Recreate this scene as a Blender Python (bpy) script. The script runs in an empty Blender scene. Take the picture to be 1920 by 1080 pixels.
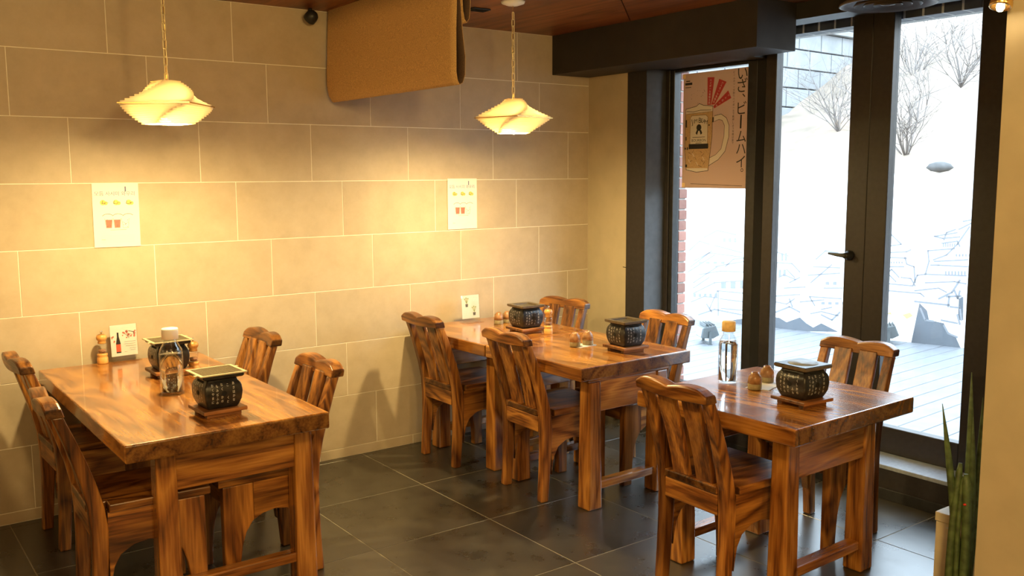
import bpy, bmesh, math, random
from mathutils import Vector, Matrix, Euler
random.seed(7)
sc = bpy.context.scene
COL = sc.collection
PI = math.pi

# ---------------------------------------------------------------- camera
F_PX = 1742.391
CAM = Vector((-4.114, -4.710, 1.601))
YAW, PITCH, ROLL = 0.63622, -0.12266, -0.0045
def cam_axes():
    cy, sy, cp, sp = math.cos(YAW), math.sin(YAW), math.cos(PITCH), math.sin(PITCH)
    f = Vector((sy*cp, cy*cp, sp)); r = Vector((cy, -sy, 0)); u = r.cross(f)
    c, s = math.cos(ROLL), math.sin(ROLL)
    return r*c + u*s, u*c - r*s, f
RGT, UPV, FWD = cam_axes()
cd = bpy.data.cameras.new('camera'); cam = bpy.data.objects.new('camera', cd); COL.objects.link(cam)
cd.sensor_width = 36; cd.lens = F_PX*36/1920; cd.clip_start = 0.05; cd.clip_end = 200
M = Matrix.Identity(4)
for i in range(3):
    M[i][0], M[i][1], M[i][2], M[i][3] = RGT[i], UPV[i], -FWD[i], CAM[i]
cam.matrix_world = M
sc.camera = cam

# ---------------------------------------------------------------- world, unseen fill lamps, exposure
w = bpy.data.worlds.new('world'); sc.world = w; w.use_nodes = True
bg = w.node_tree.nodes['Background']; bg.inputs[0].default_value = (0.72, 0.87, 1.0, 1); bg.inputs[1].default_value = 8.0
sc.view_settings.view_transform = 'Standard'; sc.view_settings.look = 'None'
sc.view_settings.gamma = 1; sc.view_settings.use_curve_mapping = False
sc.view_settings.exposure = 0.38
WARM = (1.0, 0.735, 0.315)
BULB = 2000.0
def fill_lamp(x, y, z, power, rad=0.12):  # added fill light from outside the view, no fitting modelled
    l = bpy.data.lights.new('fill_lamp', 'POINT'); l.energy = power; l.color = (1.0, .68, .25); l.shadow_soft_size = rad
    o = bpy.data.objects.new('fill_lamp', l); COL.objects.link(o); o.location = (x, y, z)
for a in ((-5.6, -2.6, 2.1, 30), (-3.2, -4.5, 2.3, 105), (-5.2, -5.6, 2.1, 80), (-2.6, -6.4, 2.1, 80)):
    fill_lamp(*a)

# ---------------------------------------------------------------- pixel -> world helpers (1920x1080 frame)
def ray(px, py):
    return RGT*((px-960)/F_PX) + UPV*(-(py-540)/F_PX) + FWD
def at_z(px, py, z):
    d = ray(px, py); return CAM + d*((z-CAM.z)/d.z)
def at_x(px, py, x):
    d = ray(px, py); return CAM + d*((x-CAM.x)/d.x)
def at_y(px, py, y):
    d = ray(px, py); return CAM + d*((y-CAM.y)/d.y)

# ---------------------------------------------------------------- materials
def newmat(name):
    m = bpy.data.materials.new(name); m.use_nodes = True
    nt = m.node_tree; return m, nt, nt.nodes['Principled BSDF']
def rgba(c): return (c[0], c[1], c[2], 1)
def N(nt, t, **kw):
    n = nt.nodes.new(t)
    for k, v in kw.items(): setattr(n, k, v)
    return n
def plain(name, col, rough=0.5, metal=0.0, noise=0.0, nscale=20, spec=0.5, bump=0.0, coord='Object'):
    m, nt, b = newmat(name)
    b.inputs['Roughness'].default_value = rough; b.inputs['Metallic'].default_value = metal
    b.inputs['Specular IOR Level'].default_value = spec
    tc = N(nt, 'ShaderNodeTexCoord'); nz = N(nt, 'ShaderNodeTexNoise')
    nz.inputs['Scale'].default_value = nscale; nz.inputs['Detail'].default_value = 5
    nt.links.new(tc.outputs[coord], nz.inputs['Vector'])
    r = N(nt, 'ShaderNodeValToRGB')
    k = noise
    r.color_ramp.elements[0].position = 0.3; r.color_ramp.elements[1].position = 0.7
    r.color_ramp.elements[0].color = rgba([c*(1-k) for c in col]); r.color_ramp.elements[1].color = rgba([min(1, c*(1+k)) for c in col])
    nt.links.new(nz.outputs['Fac'], r.inputs['Fac']); nt.links.new(r.outputs['Color'], b.inputs['Base Color'])
    if bump:
        bp = N(nt, 'ShaderNodeBump'); bp.inputs['Strength'].default_value = bump; bp.inputs['Distance'].default_value = 0.002
        nt.links.new(nz.outputs['Fac'], bp.inputs['Height']); nt.links.new(bp.outputs['Normal'], b.inputs['Normal'])
    return m
def wood(name, axis, light=(.50, .215, .045), mid=(.21, .070, .015), dark=(.028, .009, .004), rough=0.3, burn=0.5, coat=0.0, ring=5.0, along=0.22):
    m, nt, b = newmat(name)
    L = nt.links.new
    tc = N(nt, 'ShaderNodeTexCoord'); oi = N(nt, 'ShaderNodeObjectInfo')
    mul = N(nt, 'ShaderNodeMath', operation='MULTIPLY'); mul.inputs[1].default_value = 7.3
    L(oi.outputs['Random'], mul.inputs[0])
    cmb = N(nt, 'ShaderNodeCombineXYZ')
    for i in range(3): L(mul.outputs[0], cmb.inputs[i])
    add = N(nt, 'ShaderNodeVectorMath', operation='ADD'); L(tc.outputs['Object'], add.inputs[0]); L(cmb.outputs[0], add.inputs[1])
    mp = N(nt, 'ShaderNodeMapping'); s = [1, 1, 1]; s['XYZ'.index(axis)] = along; mp.inputs['Scale'].default_value = s
    L(add.outputs[0], mp.inputs['Vector'])
    big = N(nt, 'ShaderNodeTexNoise'); big.inputs['Scale'].default_value = ring; big.inputs['Detail'].default_value = 2.5; big.inputs['Distortion'].default_value = 0.5
    L(mp.outputs[0], big.inputs['Vector'])
    ml = N(nt, 'ShaderNodeMath', operation='MULTIPLY'); ml.inputs[1].default_value = 17; L(big.outputs['Fac'], ml.inputs[0])
    fr = N(nt, 'ShaderNodeMath', operation='PINGPONG'); fr.inputs[1].default_value = 1.0; L(ml.outputs[0], fr.inputs[0])
    fine = N(nt, 'ShaderNodeTexNoise'); fine.inputs['Scale'].default_value = 120; fine.inputs['Detail'].default_value = 4
    mp2 = N(nt, 'ShaderNodeMapping'); s2 = [1, 1, 1]; s2['XYZ'.index(axis)] = 0.05; mp2.inputs['Scale'].default_value = s2
    L(add.outputs[0], mp2.inputs['Vector']); L(mp2.outputs[0], fine.inputs['Vector'])
    mix = N(nt, 'ShaderNodeMath', operation='MULTIPLY_ADD'); mix.inputs[1].default_value = 0.42
    L(fr.outputs[0], mix.inputs[0])
    f2 = N(nt, 'ShaderNodeMath', operation='MULTIPLY'); f2.inputs[1].default_value = 0.85; L(fine.outputs['Fac'], f2.inputs[0]); L(f2.outputs[0], mix.inputs[2])
    r = N(nt, 'ShaderNodeValToRGB'); e = r.color_ramp.elements
    e[0].position = 0.26; e[0].color = rgba(dark); e[1].position = 0.88; e[1].color = rgba(light)
    x = e.new(0.52); x.color = rgba(mid)
    L(mix.outputs[0], r.inputs['Fac'])
    bl = N(nt, 'ShaderNodeTexNoise'); bl.inputs['Scale'].default_value = 6; bl.inputs['Detail'].default_value = 3; L(mp.outputs[0], bl.inputs['Vector'])
    br = N(nt, 'ShaderNodeValToRGB'); br.color_ramp.elements[0].position = 0.38; br.color_ramp.elements[1].position = 0.62
    k = 1-burn; br.color_ramp.elements[0].color = (k, k*.9, k*.8, 1); br.color_ramp.elements[1].color = (1, 1, 1, 1); L(bl.outputs['Fac'], br.inputs['Fac'])
    mm = N(nt, 'ShaderNodeMix', data_type='RGBA', blend_type='MULTIPLY'); mm.inputs['Factor'].default_value = 1
    L(r.outputs['Color'], mm.inputs['A']); L(br.outputs['Color'], mm.inputs['B'])
    # end grain is darker than long grain
    sp = N(nt, 'ShaderNodeSeparateXYZ'); L(tc.outputs['Normal'], sp.inputs[0])
    ab = N(nt, 'ShaderNodeMath', operation='ABSOLUTE'); L(sp.outputs['XYZ'.index(axis)], ab.inputs[0])
    eg = N(nt, 'ShaderNodeMapRange'); eg.inputs['From Min'].default_value = .55; eg.inputs['From Max'].default_value = .95; eg.inputs['To Min'].default_value = 1; eg.inputs['To Max'].default_value = .42; L(ab.outputs[0], eg.inputs['Value'])
    m3 = N(nt, 'ShaderNodeVectorMath', operation='SCALE'); L(mm.outputs['Result'], m3.inputs[0]); L(eg.outputs['Result'], m3.inputs['Scale'])
    L(m3.outputs[0], b.inputs['Base Color'])
    b.inputs['Roughness'].default_value = rough
    b.inputs['Coat Weight'].default_value = coat; b.inputs['Coat Roughness'].default_value = 0.08
    bp = N(nt, 'ShaderNodeBump'); bp.inputs['Strength'].default_value = 0.25; bp.inputs['Distance'].default_value = 0.002
    L(mix.outputs[0], bp.inputs['Height']); L(bp.outputs['Normal'], b.inputs['Normal'])
    return m
def tilemat(name, a, bcol, rough, rscale, var, spec=0.5, bump=0.05):
    m, nt, b = newmat(name); L = nt.links.new
    tc = N(nt, 'ShaderNodeTexCoord'); oi = N(nt, 'ShaderNodeObjectInfo')
    mul = N(nt, 'ShaderNodeMath', operation='MULTIPLY'); mul.inputs[1].default_value = 13.0; L(oi.outputs['Random'], mul.inputs[0])
    cmb = N(nt, 'ShaderNodeCombineXYZ')
    for i in range(3): L(mul.outputs[0], cmb.inputs[i])
    add = N(nt, 'ShaderNodeVectorMath', operation='ADD'); L(tc.outputs['Object'], add.inputs[0]); L(cmb.outputs[0], add.inputs[1])
    nz = N(nt, 'ShaderNodeTexNoise'); nz.inputs['Scale'].default_value = rscale; nz.inputs['Detail'].default_value = 8; nz.inputs['Roughness'].default_value = 0.65
    L(add.outputs[0], nz.inputs['Vector'])
    r = N(nt, 'ShaderNodeValToRGB'); r.color_ramp.elements[0].position = 0.3; r.color_ramp.elements[1].position = 0.72
    r.color_ramp.elements[0].color = rgba(a); r.color_ramp.elements[1].color = rgba(bcol); L(nz.outputs['Fac'], r.inputs['Fac'])
    hv = N(nt, 'ShaderNodeMapRange'); hv.inputs['To Min'].default_value = 1-var; hv.inputs['To Max'].default_value = 1+var; L(oi.outputs['Random'], hv.inputs['Value'])
    mm = N(nt, 'ShaderNodeVectorMath', operation='SCALE'); L(r.outputs['Color'], mm.inputs[0]); L(hv.outputs['Result'], mm.inputs['Scale'])
    L(mm.outputs[0], b.inputs['Base Color'])
    rr = N(nt, 'ShaderNodeMapRange'); rr.inputs['To Min'].default_value = rough-.08; rr.inputs['To Max'].default_value = rough+.1; L(nz.outputs['Fac'], rr.inputs['Value']); L(rr.outputs['Result'], b.inputs['Roughness'])
    b.inputs['Specular IOR Level'].default_value = spec
    bp = N(nt, 'ShaderNodeBump'); bp.inputs['Strength'].default_value = bump; bp.inputs['Distance'].default_value = 0.003; L(nz.outputs['Fac'], bp.inputs['Height']); L(bp.outputs['Normal'], b.inputs['Normal'])
    return m
def emit(name, col, strength):
    m = bpy.data.materials.new(name); m.use_nodes = True; nt = m.node_tree; nt.nodes.clear()
    e = N(nt, 'ShaderNodeEmission'); e.inputs[0].default_value = rgba(col); e.inputs[1].default_value = strength
    o = N(nt, 'ShaderNodeOutputMaterial'); nt.links.new(e.outputs[0], o.inputs[0]); return m
def thin_glass(name, tint=(1, 1, 1), refl=1.0):
    m = bpy.data.materials.new(name); m.use_nodes = True; nt = m.node_tree; nt.nodes.clear()
    t = N(nt, 'ShaderNodeBsdfTransparent'); t.inputs[0].default_value = rgba(tint)
    g = N(nt, 'ShaderNodeBsdfGlossy'); g.inputs['Roughness'].default_value = 0.02
    f = N(nt, 'ShaderNodeLayerWeight'); f.inputs[0].default_value = 0.5
    pw = N(nt, 'ShaderNodeMath', operation='POWER'); pw.inputs[1].default_value = 4.0; nt.links.new(f.outputs['Facing'], pw.inputs[0])
    mu = N(nt, 'ShaderNodeMath', operation='MULTIPLY_ADD', use_clamp=True); mu.inputs[1].default_value = .85; mu.inputs[2].default_value = .035*refl; nt.links.new(pw.outputs[0], mu.inputs[0])
    mx = N(nt, 'ShaderNodeMixShader'); nt.links.new(mu.outputs[0], mx.inputs[0]); nt.links.new(t.outputs[0], mx.inputs[1]); nt.links.new(g.outputs[0], mx.inputs[2])
    o = N(nt, 'ShaderNodeOutputMaterial'); nt.links.new(mx.outputs[0], o.inputs[0]); return m
def liquid(name, col, ior=1.33):
    m, nt, b = newmat(name); b.inputs['Base Color'].default_value = rgba(col); b.inputs['Transmission Weight'].default_value = 1
    b.inputs['Roughness'].default_value = 0.0; b.inputs['IOR'].default_value = ior; return m
def translucent(name, col, trans):
    m = bpy.data.materials.new(name); m.use_nodes = True; nt = m.node_tree; nt.nodes.clear()
    d = N(nt, 'ShaderNodeBsdfDiffuse'); d.inputs[0].default_value = rgba(col)
    t = N(nt, 'ShaderNodeBsdfTranslucent'); t.inputs[0].default_value = rgba(col)
    mx = N(nt, 'ShaderNodeMixShader'); mx.inputs[0].default_value = trans
    nt.links.new(d.outputs[0], mx.inputs[1]); nt.links.new(t.outputs[0], mx.inputs[2])
    o = N(nt, 'ShaderNodeOutputMaterial'); nt.links.new(mx.outputs[0], o.inputs[0]); return m

WX, WY, WZ = (wood('chair_wood_'+a, a, rough=0.33, burn=0.62) for a in 'XYZ')
TX, TY, TZ = (wood('table_wood_'+a, a, light=(.56, .25, .05), mid=(.30, .108, .021), dark=(.075, .024, .007), rough=0.27, burn=0.35, coat=0.65, ring=4) for a in 'XYZ')
M_TRAY = wood('tray_wood', 'X', light=(.40, .17, .05), mid=(.24, .09, .025), dark=(.05, .02, .01), rough=0.4, burn=0.3)
M_CEIL = wood('ceiling_wood', 'Y', light=(.30, .105, .03), mid=(.19, .06, .016), dark=(.06, .018, .006), rough=0.42, burn=0.3, ring=3, along=0.12)
M_TILE = tilemat('wall_tile', (.44, .36, .255), (.52, .435, .32), 0.5, 9, 0.04, 0.35)
M_GROUT = plain('light_grout', (.88, .84, .74), 0.8, noise=.06)
M_FLOOR = tilemat('slate_floor_tile', (.020, .018, .0155), (.054, .048, .037), 0.28, 6, 0.12, 0.9, 0.10)
M_FGROUT = plain('grey_floor_grout', (.24, .22, .17), 0.8, noise=.1)
M_PLASTER = plain('beige_plaster', (.44, .375, .255), 0.75, noise=.07, nscale=7, bump=.2)
M_BLACK = plain('black_painted_metal', (.020, .0195, .0195), 0.42, noise=.25, nscale=30, spec=0.4)
M_JAMB = plain('daylit_black_jamb', (.060, .062, .066), 0.5, noise=.15, nscale=20)  # black lining; window daylight on the reveal painted in as lighter blue-grey
M_DARK = plain('dark_brown_metal', (.022, .018, .0165), 0.45, noise=.2, nscale=40)
M_SOFF = plain('black_painted_soffit', (.02, .016, .013), 0.6, noise=.2, nscale=10)
M_CURB = plain('pale_granite', (.29, .33, .39), 0.4, noise=.12, nscale=60)
M_ROOM = plain('cream_room_wall', (.42, .34, .24), 0.8, noise=.05)
M_GLASS = thin_glass('window_glass', (.97, .99, 1.0), 1.0)
M_ACRYL = thin_glass('clear_acrylic', (.97, .97, .97), 1.3)
M_BOTTLE = thin_glass('clear_bottle_plastic', (.95, .97, .97), 1.6)
M_WATER = liquid('water', (.97, .99, 1.0))
M_WHITE = plain('white_plastic', (.80, .80, .80), 0.4, noise=.02)
M_CORK = plain('tan_cap', (.85, .62, .28), 0.6, noise=.1, nscale=80)
M_CHROME = plain('chrome', (.75, .75, .75), 0.12, 1.0)
M_BRASS = plain('brass', (.80, .55, .22), 0.25, 1.0)
M_MILL = wood('turned_beech', 'Z', light=(.78, .46, .15), mid=(.66, .35, .10), dark=(.45, .20, .05), rough=0.35, burn=0.1)
M_PEPPER = plain('pepper_corns', (.30, .15, .08), 0.7, noise=.8, nscale=300)
M_CERAM = plain('black_ceramic', (.016, .015, .015), 0.28, noise=.5, nscale=60, bump=.3)
M_RIM = plain('brown_glazed_rim', (.10, .075, .045), 0.35, noise=.3, nscale=40)
M_INK = plain('white_ink', (.72, .72, .68), 0.6)
M_HOLE = plain('deep_black', (.004, .004, .004), 0.9)  # plain near-black; on the grills it paints the shade inside openings
M_NETF = plain('pale_net_frame', (.62, .55, .36), 0.4, 0.3, noise=.1)
M_NET = plain('wire_net', (.30, .25, .16), 0.4, 0.6, noise=.4, nscale=400)
M_CUPB = plain('brown_glazed_stoneware', (.33, .17, .075), 0.3, noise=.35, nscale=45)
M_CUPG = plain('green_grey_glaze', (.30, .25, .14), 0.3, noise=.3, nscale=60)
M_NAPK = plain('paper_napkin', (.74, .70, .62), 0.85)
M_PAPER = plain('white_paper', (.78, .77, .73), 0.85)
M_POST = translucent('kraft_poster_paper', (.60, .44, .345), 0.18)
M_PK = plain('poster_black_print', (.018, .016, .015), 0.7)
M_PR = plain('poster_red_print', (.42, .035, .04), 0.7, noise=.1, nscale=60)
M_PW = plain('poster_cream_print', (.66, .60, .50), 0.7)
M_PT = plain('poster_amber_print', (.50, .33, .16), 0.7, noise=.15, nscale=90)
M_BLUEINK = plain('pale_blue_print', (.14, .14, .28), 0.8)
M_GREYINK = plain('grey_print', (.11, .11, .11), 0.8)
M_PINK = plain('pink_print', (.52, .17, .13), 0.8)
M_YEL = plain('yellow_print', (.70, .60, .16), 0.8)
M_GREEN = plain('green_print', (.28, .36, .16), 0.8)
M_REDL = plain('red_label_print', (.62, .10, .05), 0.7)
M_FABRIC = plain('ochre_woven_cloth', (.54, .335, .135), 0.9, noise=.35, nscale=260, bump=.4)
M_LOOPSHADE = plain('shaded_cloth_inside', (.10, .055, .03), 0.9, noise=.3, nscale=260)  # shade inside the cloth loop, painted as a darker inner face
M_SHADE = translucent('white_lamp_slats', (.88, .82, .70), 0.5)
M_BULB = emit('warm_bulb', WARM, BULB)
M_SPOTB = emit('spot_bulb', (1, .75, .42), 60)
M_DECK = plain('weathered_deck_board', (.145, .153, .168), 0.5, noise=.12, nscale=6)
M_MURAL = plain('white_mural_wall', (.84, .84, .83), 0.8, noise=.02)
M_MLINE = plain('grey_mural_paint', (.20, .21, .23), 0.8)
M_MDARK = plain('blue_grey_mural_paint', (.10, .112, .13), 0.8, noise=.12, nscale=4)
M_MYEL = plain('yellow_mural_paint', (.45, .38, .16), 0.8)
M_BRICK = tilemat('red_brick', (.30, .135, .105), (.38, .20, .16), 0.8, 20, 0.25)
M_MORT = plain('brick_mortar', (.45, .43, .40), 0.9, noise=.1)
M_DBRICK = tilemat('dark_soldier_brick', (.03, .033, .04), (.05, .052, .06), 0.6, 20, 0.2)
M_BLOCK = tilemat('concrete_block', (.18, .185, .19), (.25, .255, .26), 0.85, 4, 0.08)
M_JOINT = plain('dark_block_joint', (.09, .09, .095), 0.9)
M_BANK = plain('dry_grass_bank', (.25, .20, .155), 0.95, noise=.25, nscale=3)
M_TWIG = plain('bare_twigs', (.17, .15, .14), 0.9)
M_ROCK = plain('grey_rock', (.085, .085, .085), 0.9, noise=.2, nscale=12, bump=.5)
M_LEAF = plain('dark_green_leaf', (.085, .13, .045), 0.5, noise=.45, nscale=35)
M_TERRA = plain('grey_plant_pot', (.22, .20, .18), 0.7, noise=.1)
M_SOIL = plain('potting_soil', (.05, .035, .025), 0.95, noise=.4, nscale=80)
M_BOXW = plain('cream_painted_box', (.78, .69, .50), 0.6, noise=.08, nscale=15)
M_GREYM = plain('grey_cast_metal', (.075, .085, .09), 0.5, noise=.1)
M_DIFF = plain('dark_bronze_diffuser', (.075, .055, .038), 0.5, noise=.1)
M_REDTIP = plain('red_sticker', (.7, .04, .02), 0.5)

# ---------------------------------------------------------------- mesh builder
class MB:
    def __init__(s): s.v = []; s.f = []; s.sm = []
    def add(s, verts, faces, smooth=False):
        o = len(s.v); s.v += [tuple(x) for x in verts]
        for f in faces: s.f.append([i+o for i in f]); s.sm.append(smooth)
        return s
    def box(s, x0, x1, y0, y1, z0, z1):
        v = [(x, y, z) for z in (z0, z1) for y in (y0, y1) for x in (x0, x1)]
        return s.add(v, [(0, 2, 3, 1), (4, 5, 7, 6), (0, 1, 5, 4), (2, 6, 7, 3), (0, 4, 6, 2), (1, 3, 7, 5)])
    def prism(s, pts, plane, a, b, smooth=False):
        # pts 2D polygon; plane 'XZ' extruded along Y, 'YZ' along X, 'XY' along Z
        def P(p, t):
            return {'XZ': (p[0], t, p[1]), 'YZ': (t, p[0], p[1]), 'XY': (p[0], p[1], t)}[plane]
        n = len(pts); v = [P(p, a) for p in pts]+[P(p, b) for p in pts]
        f = [list(range(n))[::-1], list(range(n, 2*n))]
        o = len(s.v); s.add(v, f)
        s.add([], [])
        for i in range(n):
            j = (i+1) % n; s.f.append([o+i, o+j, o+n+j, o+n+i]); s.sm.append(smooth)
        return s
    def lathe(s, prof, n=24, c=(0, 0, 0), smooth=True):
        v = []; f = []
        for (r, z) in prof:
            for k in range(n):
                a = 2*PI*k/n; v.append((c[0]+r*math.cos(a), c[1]+r*math.sin(a), c[2]+z))
        for i in range(len(prof)-1):
            for k in range(n):
                k2 = (k+1) % n; f.append([i*n+k, i*n+k2, (i+1)*n+k2, (i+1)*n+k])
        s.add(v, f, smooth)
        o = len(s.v)-len(v)
        if prof[0][0] > 1e-5: s.f.append([o+k for k in range(n)][::-1]); s.sm.append(False)
        if prof[-1][0] > 1e-5: s.f.append([o+(len(prof)-1)*n+k for k in range(n)]); s.sm.append(False)
        return s
    def tube(s, pts, rad, n=8, closed=False):
        pts = [Vector(p) for p in pts]; m = len(pts); v = []; f = []
        rr = rad if isinstance(rad, (list, tuple)) else [rad]*m
        up = Vector((0.123, 0.31, 0.94)).normalized()
        for i, p in enumerate(pts):
            if closed: t = pts[(i+1) % m]-pts[i-1]
            else: t = pts[min(i+1, m-1)]-pts[max(i-1, 0)]
            t.normalize(); a = t.cross(up)
            if a.length < 1e-3: a = t.cross(Vector((1, 0, 0)))
            a.normalize(); b = t.cross(a)
            for k in range(n):
                q = 2*PI*k/n; v.append(p+(a*math.cos(q)+b*math.sin(q))*rr[i])
        for i in range(m if closed else m-1):
            j = (i+1) % m
            for k in range(n):
                k2 = (k+1) % n; f.append([i*n+k, i*n+k2, j*n+k2, j*n+k])
        s.add(v, f, True); o = len(s.v)-len(v)
        if not closed:
            s.f.append([o+k for k in range(n)]); s.sm.append(False)
            s.f.append([o+(m-1)*n+k for k in range(n)]); s.sm.append(False)
        return s
    def xf(s, mat, start=0):
        for i in range(start, len(s.v)): s.v[i] = tuple(mat @ Vector(s.v[i]))
        return s
    def mesh(s, name, mat, bevel=0.0, seg=2):
        me = bpy.data.meshes.new(name); me.from_pydata(s.v, [], s.f)
        for p, k in zip(me.polygons, s.sm): p.use_smooth = k
        bm = bmesh.new(); bm.from_mesh(me); bmesh.ops.recalc_face_normals(bm, faces=bm.faces)
        if bevel > 0:
            ed = [e for e in bm.edges if len(e.link_faces) == 2 and e.calc_face_angle(0) > 0.6]
            bmesh.ops.bevel(bm, geom=ed, offset=bevel, segments=seg, profile=0.5, affect='EDGES', clamp_overlap=True)
        bm.to_mesh(me); bm.free()
        me.materials.append(mat); me.update(); return me
    def build(s, name, mat, parent=None, bevel=0.0, seg=2):
        return link(name, s.mesh(name, mat, bevel, seg), parent)
def link(name, me, parent=None):
    o = bpy.data.objects.new(name, me); COL.objects.link(o)
    if parent is not None: o.parent = parent
    return o
def tag(o, label=None, cat=None, group=None, kind=None):
    if label: o['label'] = label
    if cat: o['category'] = cat
    if group: o['group'] = group
    if kind: o['kind'] = kind
    return o
def thing(name, loc, rz, label, cat, group=None):
    o = bpy.data.objects.new(name, None); COL.objects.link(o); o.empty_display_size = .05
    o.location = loc; o.rotation_euler = (0, 0, rz)
    return tag(o, label, cat, group)
def struct(name, mb, mat, bevel=0.0, parent=None):
    o = mb.build(name, mat, parent, bevel)
    if parent is None: o['kind'] = 'structure'
    return o
def structroot(name, loc=(0, 0, 0), rz=0):
    o = bpy.data.objects.new(name, None); COL.objects.link(o); o.location = loc; o.rotation_euler = (0, 0, rz); o['kind'] = 'structure'; return o
def kids(o): return [c for c in COL.objects if c.parent == o]
def dup(root, loc, rz, label, group=None):
    r = root.copy(); COL.objects.link(r); r.location = loc; r.rotation_euler = (0, 0, rz); r['label'] = label
    if group: r['group'] = group
    for ch in list(root.children):
        c = ch.copy(); COL.objects.link(c); c.parent = r
        for g in list(ch.children):
            d = g.copy(); COL.objects.link(d); d.parent = c
    return r
def box(x0, x1, y0, y1, z0, z1): return MB().box(x0, x1, y0, y1, z0, z1)
_fc = {}
def text_polys(body, size=1.0):
    """font outlines as (verts2d, faces), centred"""
    key = body
    if key not in _fc:
        c = bpy.data.curves.new('t', 'FONT'); c.body = body; c.align_x = 'CENTER'; c.align_y = 'CENTER'; c.resolution_u = 2
        o = bpy.data.objects.new('t', c); COL.objects.link(o)
        dg = bpy.context.evaluated_depsgraph_get(); m = bpy.data.meshes.new_from_object(o.evaluated_get(dg))
        xs = [v.co.x for v in m.vertices] or [0]; ys = [v.co.y for v in m.vertices] or [0]
        cx, cy = (min(xs)+max(xs))/2, (min(ys)+max(ys))/2
        _fc[key] = ([(v.co.x-cx, v.co.y-cy) for v in m.vertices], [list(p.vertices) for p in m.polygons])
        bpy.data.objects.remove(o); bpy.data.meshes.remove(m); bpy.data.curves.remove(c)
    v, f = _fc[key]
    return [(x*size, y*size) for x, y in v], f
class Print(MB):
    """flat print on a sheet: local u (right), v (up), w (towards viewer)"""
    def text(s, body, u, v, size, rot=0, w=0.0006):
        vs, fs = text_polys(body, size); c, sn = math.cos(rot), math.sin(rot)
        return s.add([(u+x*c-y*sn, v+x*sn+y*c, w) for x, y in vs], fs)
    def poly(s, pts, w=0.0004):
        return s.add([(p[0], p[1], w) for p in pts], [list(range(len(pts)))])
    def line(s, pts, t, w=0.0006, closed=False):
        n = len(pts)
        for i in range(n if closed else n-1):
            a = Vector(pts[i]); b = Vector(pts[(i+1) % n]); d = b-a
            if d.length < 1e-6: continue
            q = Vector((-d.y, d.x)).normalized()*t/2; e = d.normalized()*t*.3
            s.poly([a-q-e, b-q+e, b+q+e, a+q-e], w)
        return s
    def disc(s, u, v, r, w=0.0005, n=10): return s.poly([(u+r*math.cos(2*PI*k/n), v+r*math.sin(2*PI*k/n)) for k in range(n)], w)
def frame_mat(origin, udir, vdir):
    u = Vector(udir).normalized(); v = Vector(vdir).normalized(); wv = u.cross(v)
    m = Matrix.Identity(4)
    for i in range(3): m[i][0], m[i][1], m[i][2], m[i][3] = u[i], v[i], wv[i], origin[i]
    return m

# ================================================================ THE ROOM
ZC = 2.465
# tile wall (y = 0): 600 x 302 tiles, third-bond
wb = struct('wall_back', box(-6.6, 0.0, 0.0, 0.12, -0.02, ZC), M_GROUT)
ROWS = [(2.168, 2.465, -2.986), (1.866, 2.168, -3.413), (1.564, 1.866, -3.176), (1.262, 1.564, -2.398), (0.96, 1.262, -3.419), (0.658, 0.96, -3.178), (0.356, 0.658, -2.398), (0.054, 0.356, -3.419), (0.0, 0.054, -3.178)]
_tm = {}
G = 0.0019
for (z0, z1, off) in ROWS:
    k0 = math.floor((-6.6-off)/0.6)
    for k in range(k0, k0+13):
        x0, x1 = max(off+k*.6, -6.6), min(off+(k+1)*.6, 0.0)
        if x1-x0 < 0.01: continue
        key = (round(x1-x0, 3), round(z1-z0, 3))
        if key not in _tm: _tm[key] = box(0, key[0]-2*G, -0.0016, 0.0, 0, key[1]-2*G).mesh('tile', M_TILE, 0.0005, 1)
        o = link('tile', _tm[key], wb); o.location = (x0+G, -0.0001, z0+G)
# floor
fl = struct('floor', box(-6.6, 0.0, -8.2, 0.0, -0.06, -0.0012), M_FGROUT)
_fm = {}
PX, PY = 0.604, 0.615
xs = [-1.72+PX*k for k in range(-9, 5)]; ys = [-0.672-PY*k for k in range(-2, 14)]
for i in range(len(xs)-1):
    for j in range(len(ys)-1):
        x0, x1, y1, y0 = max(xs[i], -6.6), min(xs[i+1], 0), min(ys[j], 0), max(ys[j+1], -8.2)
        if x1-x0 < .01 or y1-y0 < .01: continue
        key = (round(x1-x0, 3), round(y1-y0, 3))
        if key not in _fm: _fm[key] = box(0, key[0]-.005, 0, key[1]-.005, -.0012, 0).mesh('tile', M_FLOOR, 0.0005, 1)
        o = link('tile', _fm[key], fl); o.location = (x0+.0025, y0+.0025, 0)
# ceiling: timber boarding in two sheets parted by one slanting joint
ce = struct('ceiling', box(-6.6, 0.35, -8.2, 0.12, ZC+.012, ZC+.1), M_HOLE)
a = at_z(1180, 35, ZC); b = at_z(1165, 0, ZC); d = (b-a); d = d/abs(d.x) if abs(d.x) > 1e-4 else d
jx = lambda y: a.x+(b.x-a.x)*(y-a.y)/(b.y-a.y)
def cpanel(pts): MB().prism(pts, 'XY', ZC, ZC+.012).build('ceiling_panel', M_CEIL, ce)
y0, y1 = a.y+0.02, -8.2
slope = (b.x-a.x)/(b.y-a.y)
ye = a.y+(0.0-a.x)/slope if slope < 0 else -8.2       # where the joint meets the window side
ye = max(ye, -8.2); xe = jx(ye)
cpanel([(-6.6, 0), (jx(0)-.004, 0), (xe-.004, ye), (min(xe, 0.0), -8.2), (-6.6, -8.2)])
cpanel([(jx(0)+.004, 0), (0.0, 0), (0.0, ye-.01), (xe+.004, ye)])
# unseen sides of the room
struct('wall_left', box(-6.7, -6.6, -8.2, 0.12, -.06, ZC+.1), M_ROOM)
struct('wall_front', box(-6.7, 0.35, -8.3, -8.2, -.06, ZC+.1), M_ROOM)
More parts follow.
